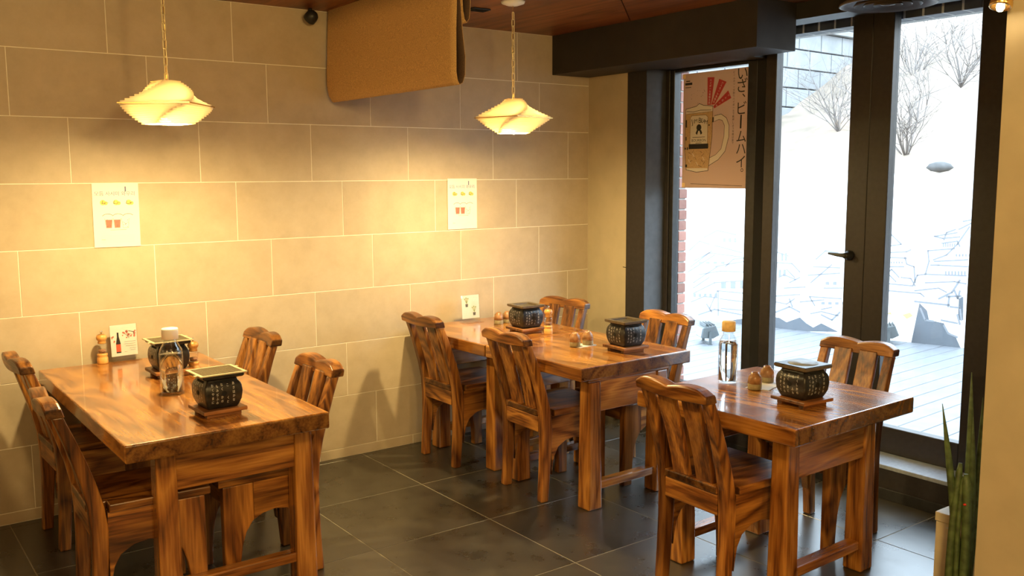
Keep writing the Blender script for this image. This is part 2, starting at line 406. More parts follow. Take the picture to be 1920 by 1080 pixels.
# beige return of the tile wall, up to the window
struct('wall_side', box(0.0, 0.3, -0.372, 0.12, 0, ZC), M_PLASTER)
MB().tube([(-.0005, -.345, 1.0), (-.0005, -.3735, .999)], .0022, 5).build('crack', M_HOLE, None)
bpy.data.objects['crack'].parent = bpy.data.objects['wall_side']
# window side: black lining, heads, curb
WXP = 0.175      # inner face of the frames
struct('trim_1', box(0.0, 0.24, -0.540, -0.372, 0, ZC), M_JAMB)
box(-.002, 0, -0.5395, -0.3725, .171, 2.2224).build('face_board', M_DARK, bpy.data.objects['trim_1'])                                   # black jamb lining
struct('trim_2', box(0.0, 0.24, -1.300, -0.540, 2.232, ZC), M_SOFF)                               # head above the fixed window
hd = struct('trim_3', box(0.0, 0.165, -3.0, -1.300, 2.382, ZC).box(0.165, 0.24, -3.0, -1.300, 2.4205, ZC), M_SOFF)                              # head above the door
struct('trim_4', box(-0.311, -0.001, -1.622, -0.003, 2.2225, ZC), M_SOFF, 0.002)                   # boxed soffit
struct('trim_6', box(0.165, 0.24, -3.0, -2.701, .171, 2.42), M_DARK)
struct('wall_right', box(0.0, 0.3, -8.2, -3.0, 0, ZC), M_PLASTER)
struct('wall_pier', box(-1.2, 0.0, -8.2, -3.283, 0, ZC), M_PLASTER)
cu = struct('trim_5', box(-0.012, 0.34, -3.0, -0.372, 0.0, 0.150), M_DARK)                         # raised curb
for k in range(5):
    y1 = -0.372-k*.565
    box(-0.016, WXP+.07, max(y1-.565, -3.0)+.001, y1-.001, 0.150, 0.170).build('curb_slab', M_CURB, cu, .002, 1)
struct('baseboard_right', box(-0.022, -0.012, -3.0, -0.372, 0.0, 0.055), M_BLACK, .002)
# fixed window (left) and the glazed double door (right)
def leaf(root, y0, y1, z0, z1, sl, sr, rb, rt, x0, x1, mat, glass_x):
    """frame members and one pane between y0 > y1"""
    box(x0, x1, y0-sl, y0, z0, z1).build('stile', mat, root, .003, 1)
    box(x0, x1, y1, y1+sr, z0, z1).build('stile', mat, root, .003, 1)
    box(x0, x1, y1+sr, y0-sl, z0, z0+rb).build('bottom_rail', mat, root, .003, 1)
    box(x0, x1, y1+sr, y0-sl, z1-rt, z1).build('top_rail', mat, root, .003, 1)
    box(glass_x-.003, glass_x+.003, y1+sr, y0-sl, z0+rb, z1-rt).build('pane', M_GLASS, root)
w1 = structroot('window_1')
leaf(w1, -0.541, -1.240, .171, 2.231, .062, .068, .115, .018, WXP, WXP+.06, M_BLACK, .212)
box(WXP-.012, WXP, -0.575, -0.541, .171, 2.231).build('glazing_bead', M_DARK, w1, .002, 1)
box(WXP-.001, WXP+.062, -1.300, -1.240, .171, 2.420).build('mullion', M_HOLE, w1)
d1 = structroot('door_1')
leaf(d1, -1.301, -1.9555, .172, 2.420, .072, .1145, .135, .012, WXP-.004, WXP+.056, M_DARK, .207)
leaf(d1, -1.9565, -2.700, .172, 2.420, .1135, .200, .135, .012, WXP-.004, WXP+.056, M_DARK, .207)
hp = at_x(1590, 479, WXP-.02)
hl = MB()
hl.lathe([(.0, 0), (.026, 0), (.026, .012), (.016, .02), (.0155, .045), (.0, .046)], 20)
hl.xf(Matrix.Translation((WXP-.004, hp.y, hp.z)) @ Matrix.Rotation(-PI/2, 4, 'Y'))
ho = hl.build('handle_rose', M_BLACK, d1)
MB().tube([(WXP-.040, hp.y, hp.z), (WXP-.045, hp.y+.03, hp.z+.001), (WXP-.043, hp.y+.06, hp.z+.003), (WXP-.038, hp.y+.105, hp.z+.006)], [.013, .011, .010, .006], 10).build('lever_handle', M_GREYM, d1)
# beyond this frame: the bricked outer reveal
fa = structroot('wall_facade')
box(.25, .310, -0.585, 0.35, -.1, 3.3).build('mortar_bed', M_MORT, fa)
bm_ = box(0, .070, 0, .012, 0, .057).mesh('brick', M_BRICK, .002, 1)
bf_ = box(0, .014, 0, .19, 0, .057).mesh('brick', M_BRICK, .002, 1)
for k in range(36):
    o = link('brick', bm_, fa); o.location = (.244, -0.5965+(.002 if k % 2 else 0), .10+k*.067)
box(.262, .42, -3.1, -0.585, 2.353, 3.3).build('mortar_bed', M_MORT, fa)
sb = box(-.004, .10, 0, .086, 0, .20).mesh('soldier_brick', M_DBRICK, .002, 1)
for k in range(24):
    o = link('soldier_brick', sb, fa); o.location = (.262, -0.68-k*.0985, 2.352)
box(.262, .42, -3.1, -2.9, -.1, 2.352).build('mortar_bed', M_MORT, fa)

# ================================================================ OUTSIDE
DZ = 0.10
dk = structroot('deck', (0.36, -3.2, DZ), math.radians(3.8))
pm = box(0, 5.0, 0, .138, -.028, 0).mesh('plank', M_DECK, .003, 1)
for k in range(52):
    o = link('plank', pm, dk); yl = k*.145-.9; o.location = (.0664*(yl+.14)-.02+random.uniform(0, .008), yl, random.uniform(-.001, .001))
gr = struct('ground', box(.36, 40, -25, 30, -.4, -.02), M_JOINT)
MA, MBp = Vector((2.60, 3.57, 0)), Vector((4.13, -2.68, 0))
md = (MBp-MA).normalized(); mn = Vector((-md.y, md.x, 0))      # away from the room
if mn.x < 0: mn = -mn
ml = (MBp-MA).length
mw = structroot('wall_mural', (MA.x, MA.y, 0), math.atan2(md.y, md.x))
box(0, ml, 0, .14, 0.02, 1.585).build('mural_panel', M_MURAL, mw)
def mur(px, py):
    d = ray(px, py); n = -mn
    t = (MA-CAM).dot(n)/d.dot(n); P = CAM+d*t
    return ((P-MA).dot(md), P.z)
# local: x along the wall, y away from room (+) ; the drawn face is y = 0
MF = Matrix(((1, 0, 0, 0), (0, 0, -1, 0), (0, 1, 0, 0), (0, 0, 0, 1)))
def mural_lines(name, strokes, t, mat=M_MLINE, closed=False, fill=False):
    p = Print()
    for s_ in strokes:
        pts = [mur(*q) for q in s_]
        if fill: p.poly(pts, .003)
        else: p.line(pts, t, .004, closed)
    p.xf(MF); return p.build(name, mat, mw)
mural_lines('castle_drawing', [
    [(1752, 443), (1795, 436)], [(1752, 443), (1768, 447), (1800, 444)], [(1766, 456), (1795, 452), (1800, 462)], [(1740, 470), (1790, 466)],
    [(1740, 470), (1742, 490), (1735, 515)], [(1750, 487), (1775, 478), (1795, 458), (1818, 425)], [(1752, 490), (1815, 487)], [(1735, 514), (1720, 516), (1712, 535)],
    [(1735, 514), (1812, 517)], [(1806, 415), (1822, 412)], [(1798, 430), (1822, 418)], [(1655, 474), (1700, 472), (1708, 468)], [(1660, 455), (1672, 440)], [(1672, 440), (1690, 458), (1660, 462)],
    [(1697, 482), (1700, 495), (1714, 500), (1716, 530)], [(1656, 518), (1672, 505), (1686, 520)], [(1690, 520), (1708, 522), (1716, 536)], [(1655, 544), (1726, 550), (1733, 556)],
    [(1660, 500), (1695, 500)], [(1450, 470), (1478, 480)], [(1450, 492), (1485, 494), (1500, 510)], [(1455, 555), (1500, 552)], [(1520, 530), (1560, 496)], [(1515, 516), (1575, 512)],
    [(1545, 540), (1580, 540)], [(1518, 556), (1578, 560)], [(1518, 556), (1528, 573)], [(1540, 580), (1560, 576)], [(1345, 545), (1398, 550)], [(1345, 545), (1330, 580)], [(1347, 546), (1347, 592)],
    [(1290, 510), (1340, 478)], [(1300, 530), (1345, 500)], [(1300, 550), (1340, 530), (1395, 526)], [(1340, 460), (1392, 474)], [(1295, 500), (1335, 470)], [(1340, 500), (1395, 490)], [(1475, 505), (1490, 520)], [(1480, 530), (1500, 520)],
    [(1770, 450), (1775, 436), (1792, 430)], [(1745, 497), (1760, 497), (1815, 500)], [(1735, 530), (1790, 528), (1812, 532)], [(1715, 545), (1760, 540), (1775, 548)], [(1660, 482), (1700, 484)], [(1668, 532), (1712, 536)],
    [(1655, 525), (1668, 516), (1680, 528)], [(1525, 500), (1575, 502)], [(1530, 486), (1548, 470), (1572, 474)], [(1460, 520), (1470, 515), (1492, 524)], [(1470, 540), (1510, 538)], [(1500, 566), (1545, 562)], [(1455, 566), (1475, 570), (1490, 560)],
    [(1520, 588), (1540, 584), (1572, 592)], [(1292, 470), (1312, 452), (1330, 458)], [(1300, 490), (1330, 474), (1392, 482)], [(1310, 515), (1352, 508), (1395, 510)], [(1296, 566), (1320, 556), (1345, 558)], [(1350, 560), (1396, 566)], [(1352, 578), (1395, 582)],
    [(1320, 445), (1345, 432), (1380, 440)], [(1300, 540), (1330, 520)], [(1360, 500), (1375, 486), (1395, 484)]], .012)
win = []
for (x0, y0, n, dx, hh) in ((1768, 456, 6, 4.2, 7), (1772, 508, 7, 6, 9), (1792, 476, 5, 6, 5), (1655, 490, 8, 5, 4), (1465, 474, 2, 7, 15), (1460, 505, 2, 9, 13), (1540, 566, 4, 13, 5), (1300, 550, 5, 10, 7), (1310, 490, 4, 14, 5), (1352, 527, 3, 18, 14), (1548, 528, 2, 14, 6), (1356, 446, 3, 10, 8)):
    for k in range(n): win.append([(x0+k*dx, y0), (x0+k*dx+dx*.5, y0), (x0+k*dx+dx*.5, y0+hh), (x0+k*dx, y0+hh)])
mural_lines('castle_windows', win, 0, M_MLINE, fill=True)
mural_lines('stone_drawing', [
    [(1715, 565), (1780, 572)], [(1726, 578), (1735, 600), (1750, 602)], [(1760, 560), (1785, 548), (1800, 525)], [(1775, 556), (1802, 555)], [(1782, 575), (1800, 577), (1803, 600)],
    [(1765, 600), (1795, 606)], [(1770, 610), (1778, 625), (1795, 632)], [(1790, 545), (1796, 560), (1800, 545)], [(1795, 590), (1800, 608)], [(1780, 556), (1778, 575)],
    [(1455, 585), (1480, 575), (1500, 585)], [(1540, 590), (1560, 600), (1575, 585)], [(1480, 560), (1486, 575)], [(1310, 590), (1340, 580), (1390, 590)], [(1325, 570), (1335, 585)]], .016)
mural_lines('rock_shading', [[(1724, 568), (1738, 582), (1742, 600), (1770, 606), (1775, 620), (1792, 632), (1803, 656), (1708, 646)],
    [(1450, 594), (1462, 596), (1475, 604), (1500, 595), (1512, 606), (1525, 614), (1540, 606), (1560, 616), (1572, 622), (1448, 620)],
    [(1345, 620), (1360, 602), (1395, 597), (1400, 627), (1340, 636)], [(1448, 575), (1453, 590), (1449, 600)], [(1798, 560), (1806, 556), (1806, 600), (1796, 600)]], 0, M_MDARK, fill=True)
mural_lines('yellow_flower_drawing', [[(1692, 590), (1706, 586), (1712, 592), (1700, 598)], [(1660, 588), (1670, 585), (1672, 590)]], 0, M_MYEL, fill=True)
# floodlights on the deck
def floodlight(p, rz, label):
    t = thing('floodlight', (p.x, p.y, DZ), rz, label, 'floodlight', 'deck floodlights')
    MB().prism([(-.075, .06), (-.06, .15), (.05, .17), (.085, .085), (.03, .055)], 'XZ', -.095, .095).build('lamp_housing', M_GREYM, t, .006)
    MB().prism([(-.079, .07), (-.074, .072), (-.062, .142), (-.067, .140)], 'XZ', -.08, .08).build('lens', M_CURB, t)
    m = MB(); m.box(-.012, .012, -.107, -.099, .005, .12); m.box(-.012, .012, .099, .107, .005, .12); m.box(-.02, .02, -.107, .107, 0.0, .006)
    m.build('bracket', M_GREYM, t)
    for k in range(4): box(-.04+k*.025, -.034+k*.025, -.09, .09, .155, .182).build('cooling_fin', M_GREYM, t)
p = at_z(1325, 643, DZ); floodlight(p, 2.6+PI, 'grey floodlight on the deck left of the dark mullion')
p = at_z(1664, 643, DZ); floodlight(p, 2.2+PI, 'grey floodlight on the deck beside the dark painted rock')
# bank, retaining wall, shrubs beyond the mural
bk = MB(); nx, ny = 14, 14; vs = []
for i in range(nx+1):
    for j in range(ny+1):
        x = 3.9+i*.75; y = -9+j*1.4
        z = 1.25+.42*max(0, x-4.4)+.10*math.sin(x*1.7+y)+.12*math.sin(y*1.3)
        vs.append((x, y, z))
bk.add(vs, [[i*(ny+1)+j, (i+1)*(ny+1)+j, (i+1)*(ny+1)+j+1, i*(ny+1)+j+1] for i in range(nx) for j in range(ny)], True)
struct('hillside', bk, M_BANK)
rw = structroot('wall_retaining', (3.4, 3.95, 0), math.radians(3.8))
box(0, 7.0, .02, .5, 0.8, 3.72).build('joint_bed', M_JOINT, rw)
bl_ = box(0, .578, -.02, .04, 0, .268).mesh('block', M_BLOCK, .006, 1)
for r in range(10):
    for c in range(11):
        o = link('block', bl_, rw); o.location = ((c+(.5 if r % 2 else 0))*.6+.003, -.002, .85+r*.288)
box(-.02, 6.6, -.10, .3, 3.72, 3.80).build('coping', M_BLOCK, rw, .01)
rail_ = box(0, .10, -.06, .06, 3.80, 4.02).mesh('baluster', M_JOINT, .01, 1)
for k in range(30):
    o = link('baluster', rail_, rw); o.location = (k*.22, 0, 0)
box(-.02, 6.6, -.08, .12, 4.02, 4.5).build('parapet', M_BLOCK, rw, .01)
def shrub(base, h, n, spread, label, seed):
    rnd = random.Random(seed); t = thing('bare_shrub', base, 0, label, 'shrub')
    m = MB()
    def grow(p, d, L, r, depth):
        pts = [p]; 
        for k in range(3):
            d = (d+Vector((rnd.uniform(-.25, .25), rnd.uniform(-.25, .25), rnd.uniform(-.05, .12)))).normalized()
            pts.append(pts[-1]+d*L/3)
        m.tube(pts, [r, r*.85, r*.7, r*.5], 4)
        if depth:
            for q in range(rnd.randint(3, 4)):
                s = pts[rnd.randint(1, 3)]; e = (d+Vector((rnd.uniform(-1.1, 1.1), rnd.uniform(-1.1, 1.1), rnd.uniform(-.4, .5)))).normalized()
                grow(s, e, L*.62, r*.55, depth-1)
    for k in range(int(n*1.7)):
        a = rnd.uniform(0, 2*PI); sp = rnd.uniform(.2, spread*1.5)
        grow(Vector((0, 0, -.05)), Vector((math.cos(a)*sp, math.sin(a)*sp, 1)).normalized(), h*rnd.uniform(.5, .95), .0075, 3)
    m.build('branches', M_TWIG, t)
def hz(x, y): return 1.25+.42*max(0, x-4.4)+.10*math.sin(x*1.7+y)+.12*math.sin(y*1.3)
for (px, py, x, h, n, sp, lab, sd) in ((1700, 268, 5.6, .9, 9, 1.0, 'large bare shrub low on the bank seen through the right door pane', 3), (1800, 190, 7.3, 1.0, 9, 1.1, 'bare twiggy shrub high on the bank at the right', 5),
        (1715, 130, 8.8, 1.1, 8, 1.0, 'bare shrub at the top of the bank behind the others', 8), (1572, 250, 6.4, .8, 7, .8, 'small bare shrub in front of the pale block wall', 11)):
    q = at_x(px, py, x); shrub((x, q.y, hz(x, q.y)), h, n, sp, lab, sd)
q = at_x(1762, 318, 5.0); rk = MB()
rk.lathe([(0, -.06), (.10, -.04), (.155, .0), (.12, .05), (.05, .075), (0, .078)], 12)
for i, v in enumerate(rk.v): 
    k = 1+.15*math.sin(i*2.1); rk.v[i] = (v[0]*k*.6, v[1]*k*.80, v[2]*.8)
o = tag(rk.build('rock', M_ROCK), 'grey rock lying on the bank behind the white mural wall', 'rock'); o.location = (5.0, q.y, hz(5.0, q.y)+.03)

# ================================================================ FURNITURE
def bez(p0, p1, p2, n=8):
    return [((1-t)**2*p0[0]+2*t*(1-t)*p1[0]+t*t*p2[0], (1-t)**2*p0[1]+2*t*(1-t)*p1[1]+t*t*p2[1]) for t in [i/n for i in range(n+1)]]
CH = 0.842
def make_chair(loc, rz, label):
    t = thing('dining_chair', loc, rz, label, 'chair', 'rustic wooden chairs')
    back = [(-.200, 0), (-.193, .12), (-.188, .25), (-.188, .36), (-.194, .45), (-.212, .54), (-.238, .63), (-.265, .72), (-.290, .790)]
    frnt = [(-.254, .790), (-.226, .72), (-.192, .63), (-.163, .54), (-.140, .45), (-.130, .36), (-.136, .25), (-.146, .12), (-.156, 0)]
    for s in (-1, 1):
        a, b = (.138, .179) if s > 0 else (-.179, -.138)
        MB().prism(back+frnt, 'XZ', a, b).build('rear_leg', WZ, t, .006)
        arch = [(.148, 0), (.147, .06), (.143, .12), (.134, .18), (.118, .23), (.095, .265)]
        MB().prism([(.205, 0), (.205, .425), (.085, .425), (.085, .275)]+arch[::-1], 'XZ', a+.001, b-.001).build('front_leg', WZ, t, .005)
        arc2 = [(.085, .274), (.05, .292), (.0, .30), (-.05, .292), (-.095, .265), (-.118, .225), (-.13, .17), (-.134, .13)]
        MB().prism([(.085, .425), (.085, .274)]+arc2[1:]+[(-.136, .36), (-.132, .425)], 'XZ', a+.003, b-.003).build('side_apron', WX, t, .003)
    # seat plank, notched around the rear posts
    MB().prism([(-.196, -.136), (-.128, -.136), (-.128, -.188), (.225, -.188), (.225, .188), (-.128, .188), (-.128, .136), (-.196, .136)], 'XY', .427, .457).build('seat', WX, t, .005)
    box(-.190, -.160, -.1375, .1375, .345, .425).build('rear_rail', WY, t, .005)
    box(.165, .193, -.1375, .1375, .340, .426).build('front_rail', WY, t, .005)
    for yc in (-.062, .062):
        sl = [(-.170, .452), (-.184, .52), (-.208, .61), (-.238, .70), (-.266, .80)]
        m = MB()
        m.prism([(x-.011, z) for x, z in sl]+[(x+.011, z) for x, z in sl[::-1]], 'XZ', yc-.043, yc+.043)
        m.build('back_slat', WZ, t, .004)
    # crest rail with two humps
    n = 24; up = []; lo = []
    for i in range(n+1):
        y = -.182+.364*i/n; q = abs(y)/.182
        z = CH-.017+.017*math.sin(PI*min(1, .06+.86*q))-.012*max(0, q-.80)/.20
        up.append((y, z)); lo.append((y, .784-.003*math.cos(PI*q)))
    cr = MB(); v = []
    for (y, z), (_, zl) in zip(up, lo):
        q = abs(y)/.182; bow = -.012*(1-q*q)
        xb = -.312+bow; xf = -.256+bow
        v += [(xb+.006, y, zl), (xb, y, z-.004), (xb+.006, y, z), (xf-.006, y, z+.001), (xf, y, z-.004), (xf+.008, y, zl)]
    f = []
    for i in range(n):
        for k in range(6): f.append([i*6+k, i*6+(k+1) % 6, (i+1)*6+(k+1) % 6, (i+1)*6+k])
    f.append(list(range(6))[::-1]); f.append([n*6+k for k in range(6)])
    cr.add(v, f); cr.build('crest_rail', WY, t, .003, 1)
    return t
proto = make_chair((-1.36, -2.378, 0), math.radians(-2), 'wooden chair in the right foreground, its back to the camera at the two-seat table')
for (x, y, r, lab) in (
        (-.635, -2.30, 180+3, 'wooden chair with its back to the glass door, behind the right hand grill'),
        (-1.247, -.385, 0, 'wooden chair nearest the tile wall on the left side of the middle tables'),
        (-1.195, -1.10, -2, 'wooden chair beside the middle tables, standing left of the right foreground chair'),
        (-.768, -.395, 180+10, 'turned wooden chair at the far corner by the beige wall, behind the pepper mill'),
        (-.71, -1.155, 180+1, 'wooden chair at the middle tables in front of the brick reveal and poster'),
        (-2.705, -.35, 180, 'wooden chair by the tile wall on the right side of the left table'),
        (-2.775, -1.15, 180, 'wooden chair at the near right corner of the left table'),
        (-3.215, -.31, 2, 'wooden chair at the left picture edge nearest the tile wall'),
        (-3.255, -1.17, -2, 'wooden chair at the left picture edge nearest the camera')):
    dup(proto, (x, y, 0), math.radians(r), lab)

TT = 0.715
def table(loc, rz, W, Dp, legs, label, group, long_=False, lw=.072, th=.064, cleat=True):
    """local origin at the middle of the top; legs = (x0, x1, y0, y1) outer extents of the leg frame"""
    t = thing('dining_table', (loc[0], loc[1], 0), rz, label, 'table', group)
    hw, hd = W/2, Dp/2
    box(-hw, hw, -hd, hd, TT-th, TT).build('tabletop', TY if long_ else TY, t, .007, 3)
    x0, x1, y0, y1 = legs
    zt = TT-th-(.028 if cleat else .0)
    for sx in (0, 1):
        for sy in (0, 1):
            xa = x0 if sx == 0 else x1-lw; ya = y0 if sy == 0 else y1-lw
            e = .006; m = MB()
            v = [(xa, ya, zt), (xa+lw, ya, zt), (xa+lw, ya+lw, zt), (xa, ya+lw, zt)]
            v += [(xa-e, ya-e, 0), (xa+lw+e, ya-e, 0), (xa+lw+e, ya+lw+e, 0), (xa-e, ya+lw+e, 0)]
            m.add(v, [(0, 1, 2, 3), (7, 6, 5, 4), (0, 4, 5, 1), (1, 5, 6, 2), (2, 6, 7, 3), (3, 7, 4, 0)])
            m.build('leg', TZ, t, .007)
    for sy in (0, 1):
        yc = (y0+lw/2) if sy == 0 else (y1-lw/2)
        s = -1 if sy == 0 else 1
        box(x0+lw-.002, x1-lw+.002, yc-.016+s*.012, yc+.016+s*.012, zt-.148, zt-.002).build('apron_board', TX, t, .004)
        box(x0+lw-.002, x1-lw+.002, yc-.026, yc+.026, .088, .128).build('stretcher', TX, t, .006)
        if cleat: box(x0-.01, x1+.01, yc-lw/2, yc+lw/2, zt, TT-th).build('cleat', TX, t, .004)
    return t
table((-3.0085, -.803), 0, .735, 1.51, (-.230, .363, -.600, .600), 'long wooden table at the left, its top carrying two grills and a white capped bottle', 'wooden grill tables', True)
tm = math.radians(.8)
table((-1.028, -1.170), tm, .735, .752, (-.262, .262, -.318, .305), 'wooden table in the middle row nearer the camera, joined to its twin', 'wooden grill tables')
table((-1.0385, -.414), tm, .735, .752, (-.262, .262, -.312, .305), 'wooden table in the middle row against the tile wall', 'wooden grill tables')
table((-1.089, -2.385), math.radians(1.2), .778, .765, (-.288, .288, -.285, .285), 'square wooden table in the right foreground in front of the glass door', 'wooden grill tables')

# ---- grills on trays
KANA = ['おくやまに', 'もみぢふみ', 'なくしかの', 'こゑきくと', 'あきはかな']
def belly(z):
    pts = [(0, .056), (.012, .0625), (.03, .069), (.055, .0722), (.08, .0705), (.094, .0655), (.103, .058), (.112, .056)]
    for (a, ra), (b, rb) in zip(pts, pts[1:]):
        if a <= z <= b: return ra+(rb-ra)*(z-a)/(b-a)
    return pts[-1][1]
def ring_sq(h, z, r=.007, n=4):
    out = []
    r = min(r, h*.45)
    for (sx, sy, a0) in ((1, 1, 0), (-1, 1, 90), (-1, -1, 180), (1, -1, 270)):
        for k in range(n+1):
            a = math.radians(a0+90*k/n); out.append((sx*(h-r)+r*math.cos(a), sy*(h-r)+r*math.sin(a), z))
    return out
def loft(rings, cap0=True, cap1=True, smooth=True):
    m = MB(); n = len(rings[0]); v = [p for r in rings for p in r]; f = []
    for i in range(len(rings)-1):
        for k in range(n): f.append([i*n+k, i*n+(k+1) % n, (i+1)*n+(k+1) % n, (i+1)*n+k])
    m.add(v, f, smooth)
    if cap0: m.f.append(list(range(n))[::-1]); m.sm.append(False)
    if cap1: m.f.append([(len(rings)-1)*n+k for k in range(n)]); m.sm.append(False)
    return m
G_BODY = loft([ring_sq(belly(z), z) for z in (0, .006, .015, .03, .045, .058, .07, .082, .092, .100, .106, .112)]).mesh('pot_body', M_CERAM)
fr_ = [ring_sq(.0565, .110, .006), ring_sq(.074, .114, .006), ring_sq(.0775, .118, .006), ring_sq(.0775, .127, .006), ring_sq(.072, .128, .006), ring_sq(.055, .126, .006), ring_sq(.053, .114, .006), ring_sq(.049, .085, .006)]
G_RIM = loft(fr_, False, True, False).mesh('square_rim', M_RIM)
G_RIMD = loft(fr_, False, True, False).mesh('square_rim', M_CERAM)
def writing():
    m = MB()
    for face in range(4):
        R = Matrix.Rotation(face*PI/2, 4, 'Z'); st = len(m.v)
        for ci, u in enumerate((-.043, -.026, -.008, .014, .036)):
            word = KANA[(ci+face) % 5]
            for k, ch in enumerate(word):
                vs, fs = text_polys(ch, .0125)
                z0 = .091-k*.0155-(.004 if ci % 2 else 0)
                if abs(u) < .016 and .045 < z0 < .072: continue
                m.add([(u+x*.8, -belly(max(.002, min(.11, z0+y)))-.0009, z0+y) for x, y in vs], fs)
        m.xf(R, st)
    return m.mesh('white_writing', M_INK)
G_INK = writing()
def holes():
    m = MB()
    for face in range(4):
        st = len(m.v); R = Matrix.Rotation(face*PI/2, 4, 'Z')
        m.add([(.0095*math.cos(2*PI*k/12), -belly(.058)-.0012, .058+.0095*math.sin(2*PI*k/12)) for k in range(12)], [list(range(12))])
        m.add([(-.03, -.0645, .0975), (.03, -.0645, .0975), (.034, -.0592, .1045), (-.034, -.0592, .1045)], [(0, 1, 2, 3)])
        m.xf(R, st)
    return m.mesh('vent_holes', M_HOLE)  # flat dark patches stand for the shade in vent holes and slots
G_HOLE = holes()
T_MESH = MB()
T_MESH.box(-.083, .083, -.083, .083, .016, .030)
T_MESH = T_MESH.mesh('tray_board', M_TRAY, .003)
T_FOOT = box(-.066, .066, -.012, .012, 0, .016).mesh('foot_batten', M_TRAY, .002)
GRP = 'black square table grills'; GRT = 'wooden grill trays'
def grill(px, py, rz, where, kind):
    p = at_z(px, py, TT); z = TT
    t = thing('wooden_tray', (p.x, p.y, z), rz, 'small dark wooden tray under the grill '+where, 'tray', GRT)
    link('tray_board', T_MESH, t)
    for s in (-.052, .052):
        o = link('foot_batten', T_FOOT, t); o.location = (0, s, 0)
    lab = {'net': 'black grill with pale framed net top ', 'open': 'open black square grill ', 'disc': 'black grill topped by a round pale mesh '}[kind]
    g = thing('table_grill', (p.x, p.y, z+.030), rz, lab+where, 'grill', GRP)
    link('pot_body', G_BODY, g); link('square_rim', G_RIM if kind != 'net' else G_RIMD, g); link('white_writing', G_INK, g)['kind'] = 'stuff'; link('vent_holes', G_HOLE, g)
    if kind == 'net':
        m = MB()
        m.box(-.088, .088, -.080, -.070, .128, .132); m.box(-.088, .088, .070, .080, .128, .132); m.box(-.088, -.076, -.070, .070, .128, .132); m.box(.076, .088, -.070, .070, .128, .132)
        m.box(-.1, -.088, -.05, -.035, .128, .131); m.box(.088, .1, .035, .05, .128, .131)
        m.build('net_frame', M_NETF, g)
        m = MB()
        for k in range(17):
            q = -.068+k*.0085; m.box(-.076, .076, q-.0012, q+.0012, .1285, .1305)
            q2 = -.072+k*.009; m.box(q2-.0012, q2+.0012, -.070, .070, .128, .130)
        m.build('wire_net', M_NET, g)
    elif kind == 'disc':
        m = MB(); m.box(-.074, .074, -.074, .074, .1275, .1300); m.build('top_plate', M_CERAM, g)
        m = MB(); m.lathe([(.0, .1301), (.056, .1301), (.056, .1308), (.0, .1310)], 28); m.build('round_mesh', M_CURB, g)
    else:
        m = MB()
        for k in range(9):
            q = -.048+k*.012; m.box(-.053, .053, q-.0013, q+.0013, .117, .1195)
        m.build('wire_net', M_NET, g)
grill(409, 774, math.radians(2), 'at the front of the left table', 'net')
grill(318, 702, math.radians(1), 'behind the bottle on the left table', 'net')
grill(986, 622, math.radians(-2), 'on the middle table by the tile wall', 'open')
grill(1173, 657, math.radians(-3), 'at the near end of the middle tables', 'open')
grill(1503, 757, math.radians(-4), 'on the right foreground table', 'disc')

# ---- bottles
def bottle(px, py, h, r, cap, label, fill):
    p = at_z(px, py, TT); t = thing('water_bottle', (p.x, p.y, TT), 0, label, 'bottle')
    ri = r-.003
    MB().lathe([(0, .001), (r*.92, .001), (r, .008), (r, h*.62), (r*.93, h*.68), (r*.60, h*.78), (r*.55, h*.83), (r*.55, h*.86), (r*.5, h*.86), (r*.5, h*.83), (r*.55, h*.78), (r*.87, h*.68), (ri, h*.62), (ri, .010), (0, .008)], 32).build('bottle_body', M_BOTTLE, t)
    zf = h*fill
    prof = [(0, .009), (ri*.98, .011), (ri*.985, min(zf, h*.62))]
    if zf > h*.62: prof += [(r*.85, h*.68)]
    prof += [(0, prof[-1][1])]
    MB().lathe(prof, 32).build('water', M_WATER, t)
    MB().lathe([(0, h*.835), (r*.60, h*.835), (r*.70, h*.84), (r*.70, h*.985), (r*.66, h), (0, h)], 24).build('screw_cap', cap, t)
bottle(324, 736, .268, .0465, M_WHITE, 'clear water bottle with a white cap on the left table', .60)
bottle(1364, 716, .262, .041, M_CORK, 'full clear water bottle with a tan cap on the right foreground table', .68)
# ---- pepper mills
def mill(px, py, label, s=1.0):
    p = at_z(px, py, TT); t = thing('pepper_mill', (p.x, p.y, TT), 0, label, 'pepper mill', 'wooden pepper mills')
    S = lambda pr: [(r*s, z*s) for r, z in pr]
    MB().lathe(S([(0, 0), (.024, 0), (.025, .004), (.0245, .028), (.021, .033), (.0235, .038), (.0235, .046), (.019, .050), (0, .050)]), 24).build('turned_base', M_MILL, t)
    MB().lathe(S([(0, .0505), (.0185, .0505), (.022, .056), (.022, .088), (.018, .095), (0, .095)]), 24).build('clear_barrel', M_ACRYL, t)
    MB().lathe(S([(0, .0515), (.015, .0515), (.0165, .058), (.0165, .066), (0, .069)]), 16).build('peppercorns', M_PEPPER, t)
    MB().lathe(S([(0, .0955), (.018, .0955), (.019, .10), (.0165, .108), (.022, .114), (.0245, .124), (.020, .136), (.008, .141), (0, .142)]), 24).build('turned_head', M_MILL, t)
    MB().lathe(S([(0, .1415), (.003, .1415), (.003, .147), (.006, .150), (.005, .156), (0, .157)]), 12).build('metal_knob', M_CHROME, t)
mill(193, 681, 'wooden pepper mill beside the bottle picture card on the left table')
mill(364, 697, 'wooden pepper mill standing between the two grills on the left table')
mill(1028, 626, 'wooden pepper mill beside the grill on the middle tables')
